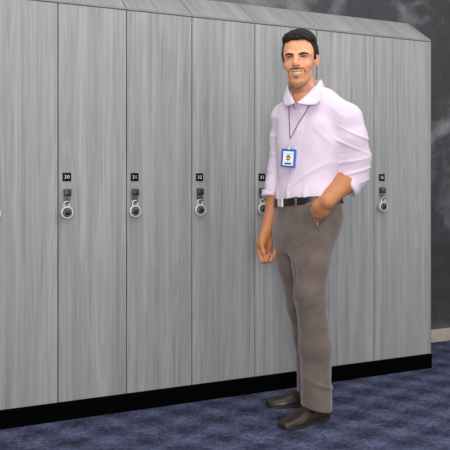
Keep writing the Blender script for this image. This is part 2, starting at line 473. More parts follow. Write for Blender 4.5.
def cloth_mat(name, c1, c2, weave=900, rough=.85, big=9, sheen=.15):
    m, nt, b = new_mat(name, rough); tc = node(nt, 'ShaderNodeTexCoord')
    b.inputs['Specular IOR Level'].default_value = .2; b.inputs['Sheen Weight'].default_value = sheen
    n = node(nt, 'ShaderNodeTexNoise', Scale=big, Detail=4); w = node(nt, 'ShaderNodeTexWave', Scale=weave/6.28, Distortion=.6, Detail=1)
    nt.links.new(tc.outputs['Object'], n.inputs['Vector']); nt.links.new(tc.outputs['Object'], w.inputs['Vector'])
    ad = node(nt, 'ShaderNodeMath', operation='MULTIPLY_ADD'); ad.inputs[1].default_value = .25
    nt.links.new(w.outputs['Fac'], ad.inputs[0]); nt.links.new(n.outputs['Fac'], ad.inputs[2])
    r = ramp(nt, [(.4, c1), (.85, c2)]); nt.links.new(ad.outputs[0], r.inputs['Fac']); nt.links.new(r.outputs[0], b.inputs['Base Color'])
    bp = node(nt, 'ShaderNodeBump', Strength=.12, Distance=.001)
    nt.links.new(w.outputs['Fac'], bp.inputs['Height']); nt.links.new(bp.outputs['Normal'], b.inputs['Normal'])
    return m
SHIRT = cloth_mat('lilac_cotton', srgb(216, 198, 216), srgb(231, 214, 230))
TROUS = cloth_mat('taupe_suiting', srgb(92, 80, 75), srgb(118, 104, 96), 1100, .85, 9, .35)
LEATHER = speckled('black_leather', srgb(16, 15, 16), srgb(26, 25, 26), 80, .35)
BROWN = speckled('dark_brown_leather', srgb(26, 17, 13), srgb(58, 40, 29), 22, .40, 0, .1)
SOLE = speckled('brown_shoe_sole', srgb(34, 24, 18), srgb(50, 36, 28), 50, .6)
def hair_mat():
    m, nt, b = new_mat('near_black_hair', .6); b.inputs['Specular IOR Level'].default_value = .3
    tc = node(nt, 'ShaderNodeTexCoord'); mp = node(nt, 'ShaderNodeMapping'); mp.inputs['Scale'].default_value = (330, 90, 130); mp.inputs['Rotation'].default_value = (.5, .2, .3)
    n = node(nt, 'ShaderNodeTexNoise', Scale=1, Detail=4, Distortion=.6)
    nt.links.new(tc.outputs['Object'], mp.inputs['Vector']); nt.links.new(mp.outputs[0], n.inputs['Vector'])
    r = ramp(nt, [(.3, srgb(16, 11, 10)), (.6, srgb(36, 26, 22)), (.8, srgb(66, 48, 40))]); nt.links.new(n.outputs['Fac'], r.inputs['Fac']); nt.links.new(r.outputs[0], b.inputs['Base Color'])
    bp = node(nt, 'ShaderNodeBump', Strength=.8, Distance=.003)
    nt.links.new(n.outputs['Fac'], bp.inputs['Height']); nt.links.new(bp.outputs['Normal'], b.inputs['Normal'])
    return m
HAIR = hair_mat()
BUCKLE = speckled('satin_buckle_metal', srgb(214, 205, 196), srgb(232, 224, 216), 60, .4, .15)
TEETH = speckled('tooth_enamel', srgb(238, 232, 222), srgb(246, 242, 234), 90, .3)

# ---------------- skeleton
SH_N, EL_N, WR_N = (0.1528, -0.1150, 1.3776), (0.2045, -0.0450, 1.1372), (0.0523, -0.1960, 1.0024)
SH_F, EL_F, WR_F = (-0.1071, 0.1170, 1.4075), (-0.1228, 0.1650, 1.1099), (-0.2080, 0.0600, 0.8360)
HO = np.array([-.049, -.035, 1.545]); PSI, RHO = math.radians(17), math.radians(0.8)
hF = np.array([-math.sin(PSI), -math.cos(PSI), 0]); hL = np.array([math.cos(PSI), -math.sin(PSI), 0]); hU = np.array([0, 0, 1.0])
hL, hU = hL*math.cos(RHO)+hU*math.sin(RHO), hU*math.cos(RHO)-hL*math.sin(RHO)
def hp(u, v, w): return HO+hL*u+hF*v+hU*w
def uvw(X, Y, Z):
    x, y, z = X-HO[0], Y-HO[1], Z-HO[2]
    return x*hL[0]+y*hL[1]+z*hL[2], x*hF[0]+y*hF[1]+z*hF[2], x*hU[0]+y*hU[1]+z*hU[2]
def H(f): return lambda X, Y, Z: f(*uvw(X, Y, Z))
def ell(c, r): 
    def f(u, v, w):
        a, b, d = (u-c[0])/r[0], (v-c[1])/r[1], (w-c[2])/r[2]; q = np.sqrt(a*a+b*b+d*d)
        return (q-1)*min(r)
    return f
HLO, HHI = HO-np.array([.15, .16, .06]), HO+np.array([.15, .16, .30])
def hchain(vol, pts, k=.006, flat=None, join=.01): return vol.chain([(*hp(*p[:3]), p[3]) for p in pts], k, flat, 0, join)

TORSO = [(.985, -.008, 0, .166, .130, 58), (1.03, -.006, 0, .171, .135, 56), (1.10, 0, 0, .166, .128, 50), (1.20, .008, 0, .176, .128, 44),
         (1.30, .013, 0, .184, .125, 40), (1.37, .014, 0, .180, .113, 38), (1.42, .010, .005, .150, .095, 36), (1.455, .002, .008, .112, .083, 34),
         (1.49, -.008, .006, .082, .074, 32), (1.525, -.016, .004, .066, .066, 30)]
# ---------------- the body: one surface
body = Vol(axis((-.26, -.14, .0026), (-.14, .03, .0017), (.03, .30, .0045)), axis((-.28, -.18, .004), (-.18, -.04, .0018), (-.04, .10, .0026), (.10, .26, .0045)),
           axis((0.03, .70, .008), (.70, .88, .003), (.88, 1.07, .0032), (1.07, 1.52, .006), (1.52, 1.70, .0016), (1.70, 1.85, .0026)))
B = body
# cranium and face
face = [(-.017, 0, .058, .016, .015, 0), (-.008, 0, .057, .026, .027, 0), (.012, 0, .047, .0345, .042, 0), (.044, 0, .033, .0480, .0585, 0), (.078, 0, .021, .062, .069, 0),
        (.105, 0, .012, .0675, .078, 0), (.135, 0, .004, .071, .085, 0), (.165, 0, -.002, .073, .0885, 0), (.198, 0, -.008, .068, .081, 0), (.222, 0, -.012, .050, .060, 0), (.238, 0, -.014, .016, .02, 0)]
def facef(u, v, w): return loft([(s[0], 0, 0, s[3], s[4], 0) for s in face], 2.25)(u, v-smooth_interp(np.clip(w, face[0][0], face[-1][0]), [s[0] for s in face], [s[2] for s in face]), w)
B.add(H(facef), HLO, HHI, 0)
B.add(H(ell((0, -.016, .150), (.0745, .092, .088))), HLO, HHI, .02)
# jaw corners, cheeks lifted by the smile, brow ridge, chin
for s in (-1, 1):
    hchain(B, [(s*.0430, .008, .048, .011), (s*.026, .052, .010, .014), (s*.008, .070, -.001, .014)], .02)
    B.add(H(ell((s*.040, .062, .080), (.020, .017, .016))), HLO, HHI, .014)
    hchain(B, [(s*.012, .086, .129, .008), (s*.034, .080, .133, .0085), (s*.056, .060, .128, .008)], .012)
B.add(H(ell((0, .076, -.001), (.018, .014, .013))), HLO, HHI, .014)
hchain(B, [(.008, -.012, .05, .046), (.020, -.022, -.06, .048)], .014)
B.chain([(*hp(.011, -.018, .02), .046), (-.016, .012, 1.44, .060)], .014)
# eye sockets, eyelids
for s in (-1, 1):
    B.sub(H(ell((s*.0340, .098, .117), (.019, .018, .0125))), HLO, HHI, .010)
    B.add(H(ell((s*.0340, .0690, .1155), (.0170, .0145, .0135))), HLO, HHI, .003)
    B.sub(H(ell((s*.0340, .0860, .1150), (.0155, .0130, .0032))), HLO, HHI, .002)
# nose
hchain(B, [(0, .088, .124, .0085), (0, .097, .104, .0088), (0, .1085, .083, .0105), (0, .108, .079, .0105)], .010)
for s in (-1, 1):
    hchain(B, [(s*.0125, .096, .078, .0078), (s*.009, .103, .079, .0075)], .006)
    B.sub(H(ell((s*.0075, .104, .0695), (.0042, .006, .004))), HLO, HHI, .003)
# muzzle, lips, open smile
B.add(H(ell((0, .073, .044), (.034, .021, .024))), HLO, HHI, .016)
UP = [(s_*a, b, c, d) for s_, a, b, c, d in ((-1, .0345, .0715, .0530, .0022), (-1, .019, .0872, .0510, .0034), (-1, .006, .0948, .0492, .0038), (1, .006, .0948, .0492, .0038), (1, .019, .0872, .0510, .0034), (1, .0345, .0715, .0530, .0022))]
LO = [(-.0330, .0725, .0515, .0022), (-.019, .0862, .0385, .0042), (-.006, .0935, .0322, .0050), (.006, .0935, .0322, .0050), (.019, .0862, .0385, .0042), (.0330, .0725, .0515, .0022)]
hchain(B, UP, .003); hchain(B, LO, .003)
def crescent(u, w, top=0.0, bot=0.0, side=.0300):
    q = (u/.029)**2
    return np.maximum(np.maximum(w-(.0464+.0046*q)-top, (.0362+.0136*q)+bot-w), np.abs(u)-side)
B.sub(H(lambda u, v, w: np.maximum(crescent(u, w), (.0845-16*u*u)-v)), HLO, HHI, .0012)
# smile folds beside the mouth
for s in (-1, 1):
    for a, b in (((s*.017, .095, .077, .0022), (s*.033, .0815, .058, .0022)), ((s*.033, .0815, .058, .0022), (s*.0385, .071, .043, .0018))):
        pa, pb = np.array([*hp(*a[:3]), a[3]]), np.array([*hp(*b[:3]), b[3]])
        B.sub(lambda X, Y, Z, pa=pa, pb=pb: cone(X, Y, Z, pa, pb)+.0006, HLO, HHI, .006)
# ears
for s in (-1, 1):
    def ear(u, v, w, s=s):
        x = (u-s*.0780)*s; y = v+.010; z = w-.109; y2 = y-.25*z; n = x-.38*(-y2)-.001
        a = (y2/.0185)**2+(z/.0295)**2+(n/.0065)**2; return (np.sqrt(a)-1)*.0065
    B.add(H(ear), HLO, HHI, .006)
    B.sub(H(ell((s*.0920, -.008, .111), (.0075, .009, .015))), HLO, HHI, .004)
# torso core, arms, legs (mostly under the clothes)
T = loft(TORSO, 2.3, -.012)
B.add(T, (-.3, -.25, .95), (.3, .25, 1.55), .03)
B.chain([(-.01, .005, 1.46, .05), (*SH_N[:2], SH_N[2]-.01, .052)], .03); B.chain([(-.01, .005, 1.46, .05), (*SH_F[:2], SH_F[2]-.01, .050)], .03)
arm_n = [(*SH_N, .052), (*EL_N, .043), (*(np.array(EL_N)*.62+np.array(WR_N)*.38), .0455), (*WR_N, .0335)]
arm_f = [(*SH_F, .052), (*EL_F, .042), (*(np.array(EL_F)*.65+np.array(WR_F)*.35), .0395), (*WR_F, .0265)]
B.chain(arm_n, .03); B.chain(arm_f, .03)
B.add(loft([(.78, -.02, .01, .13, .09, 60), (.88, -.01, .015, .145, .10, 60), (.97, -.006, .01, .140, .095, 60), (1.02, -.008, .006, .14, .095, 58)], 2.2), (-.25, -.25, .7), (.25, .25, 1.06), .03)
LEG_N = [(0.0163, -0.0620, 0.8872), (-0.0054, -0.0880, 0.7237), (-0.0129, -0.1120, 0.5763), (0.0144, -0.0950, 0.3400), (0.0193, -0.0820, 0.0335)]
LEG_F = [(-0.0754, 0.0660, 0.8500), (-0.0601, 0.0750, 0.6998), (-0.0364, 0.0850, 0.4955), (-0.0045, 0.0970, 0.3478), (0.0159, 0.1050, 0.2147), (0.0175, 0.1180, 0.0453)]
B.chain([(*p, r-.018) for p, r in zip(LEG_N, (.09, .08, .062, .056, .046))], .03)
B.chain([(*p, r-.018) for p, r in zip(LEG_F, (.09, .08, .058, .054, .050, .044))], .03)

# hands
def hand(vol, W, d, f, curl, thumb, spread=.06, scale=1.0, mcp=(0.5, 0.6, 0.7, 0.8)):
    """W wrist, d towards the fingers, f towards the thumb side; the palm faces p"""
    W = np.array(W, float); d = np.array(d, float); d /= np.linalg.norm(d); f = np.array(f, float); f -= d*(f@d); f /= np.linalg.norm(f)
    p = curl[0]; p = np.array(p, float); p -= d*(p@d)+f*(p@f); p /= np.linalg.norm(p)
    q = lambda a, b, c: W+(d*a+f*b+p*c)*scale
    S = scale
    for i, b in enumerate((.028, .0095, -.0095, -.027)):
        vol.chain([(*q(-.005, b*.55, 0), .017*S), (*q(.045, b*.9, .002), .0150*S), (*q(.088-(.003, 0, .004, .013)[i], b, -.001), .0125*S)], .012)
    vol.chain([(*q(.015, .018, .010), .016*S), (*q(.05, .026, .011), .015*S)], .015)
    vol.chain([(*q(.02, -.02, .009), .015*S), (*q(.06, -.022, .009), .013*S)], .015)
    lens = ((.046, .027, .022), (.050, .031, .023), (.046, .029, .022), (.036, .022, .019))
    for i, b in enumerate((.028, .0095, -.0095, -.027)):
        P = q(.088-(.003, 0, .004, .013)[i], b, -.001); ang = mcp[i]; pts = [(*P, .0105*S)]
        for j, L in enumerate(lens[i]):
            D_ = d*math.cos(ang)+p*math.sin(ang)+f*(spread*(1.5-i)*.6 if ang < 1.2 else 0)
            D_ /= np.linalg.norm(D_); P = P+D_*L*S; pts.append((*P, (.0098, .0090, .0074)[j]*S*(1 if i < 3 else .88))); ang += curl[1][j]
        vol.chain(pts, .003, None, 0, .004)
    pts = [(*q(.018, .026, .010), .0155*S)]
    for (a, b, c, r) in thumb: pts.append((*q(a, b, c), r*S))
    vol.chain(pts, .008, None, 0, .008)
# far hand hangs beside the thigh, fingers curled, thumb towards the camera
hand(B, WR_F, (-.10, -.10, -1), (-.70, -.72, .10), ((.72, -.69, 0), (1.30, .90, 0)), ((.048, .040, .020, .0125), (.080, .034, .030, .0108), (.104, .026, .033, .0090)), .05, 1.02, (.55, .68, .78, .85))
# near hand slides into the front trouser pocket
hdir = np.array((-0.0534, -0.1080, 0.8674))-np.array(WR_N)
hand(B, WR_N, hdir, (-.75, -.25, .65), ((.45, .85, .1), (.30, .30, 0)), ((.04, .030, .014, .012), (.066, .026, .020, .0105), (.088, .022, .026, .0088)), .03, .97, (.42, .34, .30, .30))

LIPS = [np.array([*hp(*p[:3]), p[3]]) for p in UP], [np.array([*hp(*p[:3]), p[3]]) for p in LO]
def skin_col(V):
    X, Y, Z = V.T; u, v, w = uvw(X, Y, Z)
    C = np.tile(np.array(srgb(226, 163, 122)[:3]), (len(V), 1))
    arm = np.array(srgb(188, 124, 82)[:3]); C[Z < 1.3] = arm
    sm = lambda x, a, b: np.clip((x-a)/(b-a), 0, 1)**2*(3-2*np.clip((x-a)/(b-a), 0, 1))
    def mix(c, wgt):
        nonlocal C
        wgt = np.clip(wgt, 0, 1)[:, None]; C = C*(1-wgt)+np.array(srgb(*c)[:3])*wgt
    hd = Z > 1.5
    # ruddy cheeks and nose, stubble round the mouth, chin and jaw
    for s in (-1, 1): mix((222, 140, 112), .5*np.exp(-((u-s*.04)**2+(w-.085)**2)/.0004)*(v > .03)*hd)
    mix((214, 138, 112), .4*np.exp(-(u**2+(w-.082)**2)/.00015)*(v > .09)*hd)
    mix((168, 112, 84), .32*sm(.066-w, 0, .012)*(1-sm(np.abs(u), .062, .075))*sm(v, -.01, .03)*hd*(1-np.exp(-((np.abs(u)-.045)**2+(w-.06)**2)/.0003)))
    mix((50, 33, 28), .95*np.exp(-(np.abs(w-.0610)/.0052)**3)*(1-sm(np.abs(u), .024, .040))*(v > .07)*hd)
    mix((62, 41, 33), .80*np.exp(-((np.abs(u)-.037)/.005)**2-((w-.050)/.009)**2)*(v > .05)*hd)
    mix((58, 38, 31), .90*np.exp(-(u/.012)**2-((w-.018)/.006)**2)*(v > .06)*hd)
    mix((184, 122, 86), .75*sm(-w, .010, .024)*hd)  # neck below the chin darkened: shade under the jaw put into the colour
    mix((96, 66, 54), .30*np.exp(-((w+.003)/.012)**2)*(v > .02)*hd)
    for L in LIPS:
        d = np.full(len(V), 1.0)
        for a, b in zip(L, L[1:]): d = np.minimum(d, cone(X, Y, Z, a, b))
        mix((176, 80, 76), (1-sm(d, .0006, .0022))*hd)
    mix((70, 30, 30), .9*(crescent(u, w, .0006, -.0006) < 0)*(v < (.0900-17*u*u))*(v > .05)*hd)
    # lash line round each eye opening
    for s in (-1, 1):
        a = ((u-s*.0340)/.0165)**2+((w-.1165)/.0058)**2; mix((58, 40, 34), (1-sm(a, .7, 1.5))*.85*(v > .06)*hd)
        mix((176, 118, 92), .45*np.exp(-((u-s*.030)/.017)**2-((w-.103)/.006)**2)*(v > .05)*hd)
    # fingertips and knuckles slightly pinker, pale thumb nail left to the light
    mix((214, 132, 108), .5*np.exp(-((X+.205)**2+(Z-.74)**2)/.0012)*(Z < .9))
    return C
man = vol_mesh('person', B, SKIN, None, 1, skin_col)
man.location = MAN_LOC; man.rotation_euler.z = -TH
tag(man, 'smiling dark-haired man in lilac shirt and taupe trousers standing before the lockers', 'person')

# eyes, eyebrows, teeth
for s in (-1, 1):
    bm = bmesh.new(); bmesh.ops.create_uvsphere(bm, u_segments=40, v_segments=30, radius=.0128)
    c = hp(s*.0340, .0690, .1150); gaze = Vector((hF[0]*.97+.02, hF[1], -.10)).normalized()
    me = bpy.data.meshes.new('eye'); bm.transform(Matrix.Translation(Vector(c)) @ gaze.to_track_quat('Z', 'Y').to_matrix().to_4x4()); bm.to_mesh(me); bm.free()
    at = me.color_attributes.new('Col', 'FLOAT_COLOR', 'POINT')
    for i, v in enumerate(me.vertices):
        a = math.acos(max(-1, min(1, (v.co-Vector(c)).normalized().dot(gaze))))*.0128
        at.data[i].color = srgb(10, 8, 8) if a < .0034 else srgb(40, 26, 19) if a < .0072 else srgb(222, 214, 208)
    for p in me.polygons: p.use_smooth = True
    me.materials.append(EYEM); link('eye', me, man)
    br = Vol(*[axis((a-.045, a+.045, .0017)) for a in hp(s*.034, .08, .130)])
    pts = []
    for u, w, r in ((.0135, .1250, .0036), (.024, .1285, .0043), (.036, .1305, .0040), (.048, .1295, .0030), (.057, .1250, .0016)):
        P = hp(s*u, .13, w)
        while B.sample(*P) > 0.0: P = P-hF*.001
        pts.append((*(P+hF*.0002), r))
    br.chain(pts, 0, None, 0, .004)
    br.shift(lambda X, Y, Z: .0003*np.sin(900*X+500*Z+200*Y), *[[a[0] for a in br.ax], [a[-1] for a in br.ax]])
    vol_mesh('eyebrow', br, HAIR, man, 1)
tv = Vol(*[axis((a-.05, a+.05, .0013)) for a in hp(0, .08, .045)])
tv.add(H(lambda u, v, w: np.maximum(np.maximum(crescent(u, w, .0015, .0022, .0290), v-(.0885-17*u*u)), .078-16*u*u-v)), HLO, HHI, 0)
vol_mesh('teeth', tv, TEETH, man, 1)

# hair
hv = Vol(axis((-.17, .08, .0024)), axis((-.18, .13, .0024)), axis((1.55, 1.84, .0024)))
hv.add(H(ell((0, -.012, .150), (.0860, .103, .0985))), HLO, HHI, 0)
hv.add(H(ell((0, -.02, .10), (.080, .092, .08))), HLO, HHI, .02)
hchain(hv, [(-.050, .044, .205, .020), (-.022, .060, .213, .021), (.02, .062, .217, .022), (.050, .046, .206, .020)], .02)
hv.add(H(ell((.004, .015, .213), (.066, .070, .038))), HLO, HHI, .02)
gv = [-.13, -.085, -.05, -.034, -.026, -.014, .004, .010, .016, .030, .036, .046, .056, .066, .080, .14]
gw = [.10, .118, .136, .145, .149, .152, .150, .128, .112, .116, .152, .176, .188, .192, .194, .194]
def cut(u, v, w):
    g = np.interp(v, gv, gw); g = g-.004*np.clip((np.abs(u)-.03)/.03, 0, 1)
    return (w-g)*.55
hv.sub(lambda X, Y, Z: H(cut)(X, Y, Z), HLO-.05, HHI+.05, .004)
hv.shift(H(lambda u, v, w: .0009*np.sin(640*u+160*v+6*np.sin(40*v+30*w))*np.clip((w-.15)/.05, 0, 1)+.0010*noise(u, v, w, 190, 7)+.0010*noise(u, v, w, 320, 6, 6)), HLO-.05, HHI+.05)
vol_mesh('hair', hv, HAIR, man, 1)

# ---------------- shirt
def hb(X, Y): return .997+.10*np.clip((X*.5-Y*.866)*.9-.0, -.05, .25)     # height of the belt line
sv = Vol(axis((-.26, .32, .0036)), axis((-.28, .30, .0036)), axis((.96, 1.56, .0036)))
SLO, SHI = (-.3, -.3, .9), (.35, .35, 1.6)
sv.add(loft(TORSO, 2.3), SLO, SHI, .0)
sv.chain([(-.008, .006, 1.485, .064), (.056, -.044, 1.456, .066), (*SH_N, .069)], .035)
sv.chain([(-.012, .006, 1.475, .060), (-.075, .060, 1.435, .060), (*SH_F, .064)], .035)
slv_n = [(*SH_N, .068), (*(0.1705, -0.1050, 1.2963), .0735), (*(0.1888, -0.0800, 1.1966), .0755), (*(0.1883, -0.0700, 1.1277), .070), (*(0.1535, -0.0980, 1.0726), .055)]
slv_f = [(*SH_F, .062), (*(-0.1219, 0.1450, 1.2969), .054), (*(-0.1302, 0.1650, 1.1594), .053), (*(-0.1486, 0.1500, 1.0803), .048), (*(-0.1725, 0.1250, 1.0119), .0415)]
near_fn = sv.chain(slv_n, .02); sv.chain(slv_f, .02)
# front placket, blousing over the belt
def torso_u(X, Y, Z):
    S = np.array(sorted(TORSO), float); z = np.clip(Z, S[0, 0], S[-1, 0])
    cx, cy, a, b, yw = [smooth_interp(z, S[:, 0], S[:, i]) for i in range(1, 6)]; c, s_ = np.cos(np.radians(yw)), np.sin(np.radians(yw))
    return (X-cx)*c-(Y-cy)*s_, -(X-cx)*s_-(Y-cy)*c
def seg_t(X, Y, Z, a, b):
    a, b = np.array(a[:3]), np.array(b[:3]); ab = b-a
    return ((X-a[0])*ab[0]+(Y-a[1])*ab[1]+(Z-a[2])*ab[2])/(ab@ab)
def crease(ph, sharp=.30):
    """narrow cloth ridges between broad hollows"""
    return np.exp(-(np.sin(ph*.5)/sharp)**2)-.30
def folds(X, Y, Z):
    u, v = torso_u(X, Y, Z)
    g = lambda x, c, w: np.exp(-((x-c)/w)**2)
    n1 = noise(X, Y, Z, 13, 5, 5); n2 = noise(X, Y, Z, 26, 6, 2)
    d = -.0022*((np.abs(u-.004) < .017) & (v > .03) & (Z < 1.44))
    d = d+.0012*n2+.0007*noise(X, Y, Z, 60, 6, 4)
    # gathers above the waistband, pull lines across the chest
    d = d-.0058*crease(62*u+22*(Z-1.05)+1.4*n1)*g(Z, 1.025, .045)*(v > -.05)
    d = d-.0045*crease(58*(Z*.70-u*.60)+1.1*n1+1, .26)*g(Z, 1.14, .10)*g(u, .08, .10)
    d = d-.0040*crease(60*(Z*.75+u*.62)+1.0*n1, .26)*g(Z, 1.36, .08)*g(u, .14, .06)
    # near sleeve: creases round the arm above the rolled cuff and fanning from the armpit
    near = np.clip(1.0-np.maximum(near_fn(X, Y, Z), 0)/.02, 0, 1)*np.clip((u-.10)/.05, 0, 1)
    t = seg_t(X, Y, Z, slv_n[0], slv_n[-1])
    d = d-near*(.0066*crease(30*t+26*X+2.0*n1, .36)*g(t, .78, .22)+.0055*crease(26*t-40*X+1.2*n1+2, .28)*g(t, .30, .20))
    far = np.clip((-u-.12)/.05, 0, 1)*(Y > .02)
    d = d-far*.0026*crease(70*Z+60*X+2.6*n1, .40)
    return d
sv.shift(folds, SLO, SHI)
# armpit crease between sleeve and chest
for a, b in (((*(0.0761, -0.1850, 1.3759), .006), (*(0.0857, -0.1950, 1.2952), .008)), ((*(0.0857, -0.1950, 1.2952), .008), (*(0.1150, -0.1650, 1.1627), .010))):
    sv.sub(lambda X, Y, Z, a=np.array(a), b=np.array(b): cone(X, Y, Z, a, b), SLO, SHI, .014)
# open ends: sleeves, neck, hem
def plane_cut(c, n): 
    n = np.array(n, float); n /= np.linalg.norm(n)
    return lambda X, Y, Z: -((X-c[0])*n[0]+(Y-c[1])*n[1]+(Z-c[2])*n[2])
cn = np.array((0.1577, -0.1000, 1.0703)); fn_ = np.array(WR_N)-np.array(EL_N)
sl = sv.sl(cn-.085, cn+.085); g = sv.grid(sl); loc = np.sqrt((g[0]-cn[0])**2+(g[1]-cn[1])**2+(g[2]-cn[2])**2)
cutd = -plane_cut(cn, (fn_[0], fn_[1]*.35, fn_[2]*1.0))(*g)
u_, v_ = torso_u(*g)
sv.D[sl] = np.where((loc < .085) & (np.abs(loft(TORSO, 2.3)(*g)) > -1) & (cutd > -.01) & (loft(TORSO, 2.3, .006)(*g) > 0), np.maximum(sv.D[sl], cutd), sv.D[sl])
cf = np.array((-0.1761, 0.1220, 1.0169)); sl = sv.sl(cf-.075, cf+.075); g = sv.grid(sl)
cutd = -plane_cut(cf, (-.12, -.25, -1))(*g)
sv.D[sl] = np.where(loft(TORSO, 2.3, .004)(*g) > 0, np.maximum(sv.D[sl], cutd), sv.D[sl])
ef = np.array(EL_N); 
for pts in (arm_n, arm_f):
    A = [np.array(p) for p in pts[1:]]
    for a, b in zip(A, A[1:]):
        a2, b2 = a.copy(), b.copy(); a2[3] += .003; b2[3] += .003
        sv.sub(lambda X, Y, Z, a=a2, b=b2: cone(X, Y, Z, a, b), np.minimum(a2, b2)[:3]-.08, np.maximum(a2, b2)[:3]+.08, .003)
sv.sub(lambda X, Y, Z: cone(X, Y, Z, np.array([-.03, -.02, 1.60, .066]), np.array([-.022, -.010, 1.475, .060])), (-.2, -.2, 1.4), (.2, .2, 1.6), .004)
# V opening under the collar
for a, b in (((-.052, -.095, 1.505, .034), (-.076, -.155, 1.446, .004)),):
    sv.sub(lambda X, Y, Z, a=np.array(a), b=np.array(b): cone(X, Y, Z, a, b), (-.2, -.25, 1.40), (.1, .1, 1.56), .006)
sv.sub(lambda X, Y, Z: (Z-(hb(X, Y)+.012+.003*noise(X, Y, Z, 30, 4))), SLO, (.35, .35, 1.10), .004)
shirt = vol_mesh('shirt', sv, SHIRT, man, 1)
# rolled cuffs
def cuff(fn_arm_a, fn_arm_b, r, c, n, w, name='cuff'):
    c = np.array(c, float); n = np.array(n, float); n /= np.linalg.norm(n)
    v = Vol(*[axis((q-.09, q+.09, .003)) for q in c])
    lo, hi = [a[0] for a in v.ax], [a[-1] for a in v.ax]
    def f(X, Y, Z):
        x, y, z = X-c[0], Y-c[1], Z-c[2]; t = x*n[0]+y*n[1]+z*n[2]
        rad = np.sqrt(np.maximum((x-t*n[0])**2+(y-t*n[1])**2+(z-t*n[2])**2, 0)); rr = r-.10*t+.0016*np.sin(26*t*10+rad*0)+.0014*noise(X, Y, Z, 40, 5)
        return np.maximum(np.abs(rad-rr)-.0035, np.abs(t)-w)
    v.add(f, lo, hi, 0); v.D = v.D-.0012
    return vol_mesh(name, v, SHIRT, shirt, 1)
cuff(0, 0, .0555, cn-.012*fn_/np.linalg.norm(fn_), (fn_[0], fn_[1]*.35, fn_[2]), .016)
cuff(0, 0, .0425, cf+np.array([.002, .004, .014]), (-.12, -.25, -1), .014)
# collar: a stand with two turned-down leaves
CYAW = math.radians(24)
CF, CL = np.array([-math.sin(CYAW), -math.cos(CYAW), 0]), np.array([math.cos(CYAW), -math.sin(CYAW), 0])
CC = np.array([-.024, -.006, 0])
def cpt(a, r, h):
    a = math.radians(a); return CC+(CF*math.cos(a)+CL*math.sin(a))*r+np.array([0, 0, h])
ctop = [(2, .134, 1.450), (17, .112, 1.480), (42, .092, 1.520), (75, .080, 1.558), (110, .077, 1.574), (150, .076, 1.578), (180, .076, 1.578)]
cbot = [(5, .140, 1.446), (22, .140, 1.439), (38, .137, 1.441), (68, .109, 1.482), (110, .098, 1.508), (150, .096, 1.520), (180, .096, 1.520)]
def leaf(s):
    bm = bmesh.new(); N, Mq = 40, 7; tt = np.linspace(0, 6, N); rows = []
    for t in tt:
        a = [float(smooth_interp(np.array(t), range(7), [q[i] for q in ctop])) for i in range(3)]
        b = [float(np.interp(t, range(7), [q[i] for q in cbot])) if t < 3 else float(smooth_interp(np.array(t), range(7), [q[i] for q in cbot])) for i in range(3)]
        if s < 0: b[1] -= .020*math.exp(-((t-1.7)/1.2)**2); a[1] -= .006*math.exp(-((t-1)/1.2)**2)
        P, Q = cpt(s*a[0], a[1], a[2]), cpt(s*b[0], b[1], b[2]); row = []
        inner = cpt(s*a[0], a[1]-.006, a[2]-.03)
        row.append(bm.verts.new(inner)); row.append(bm.verts.new(P+np.array([0, 0, -.001])-(P-CC-np.array([0, 0, P[2]]))*.03))
        for k in range(Mq):
            f = k/(Mq-1); row.append(bm.verts.new(P*(1-f)+Q*f+np.array([0, 0, .006*math.sin(f*math.pi)])))
        rows.append(row)
    for a, b in zip(rows, rows[1:]):
        for k in range(len(a)-1): bm.faces.new((a[k], a[k+1], b[k+1], b[k]))
    return bm
bm = leaf(1); b2 = leaf(-1); me = bpy.data.meshes.new('t'); b2.to_mesh(me); b2.free(); bm.from_mesh(me); bpy.data.meshes.remove(me)
bmesh.ops.remove_doubles(bm, verts=bm.verts[:], dist=.0008)
bmesh.ops.recalc_face_normals(bm, faces=bm.faces[:]); bmesh.ops.solidify(bm, geom=bm.faces[:], thickness=.0025)
from_bm('collar', bm, SHIRT, shirt, True)
BUTTON = speckled('pearl_button', srgb(232, 226, 228), srgb(242, 238, 240), 90, .35)
# buttons down the placket
for zq in (1.415, 1.33, 1.245, 1.16, 1.075):
    S = np.array(sorted(TORSO), float); cx, cy, a_, b_, yw = [float(smooth_interp(np.array(zq), S[:, 0], S[:, i])) for i in range(1, 6)]; yw = math.radians(yw)
    d_ = Vector((-math.sin(yw), -math.cos(yw), 0)); P = Vector((cx, cy, zq))+d_*(b_+.04)
    while sv.sample(*P) > 0: P -= d_*.001
    bm = bmesh.new(); bmesh.ops.create_cone(bm, cap_ends=True, segments=14, radius1=.0055, radius2=.0048, depth=.002)
    bm.transform(Matrix.Translation(P+d_*.0012) @ d_.to_track_quat('Z', 'Y').to_matrix().to_4x4())
    from_bm('button', bm, BUTTON, shirt)

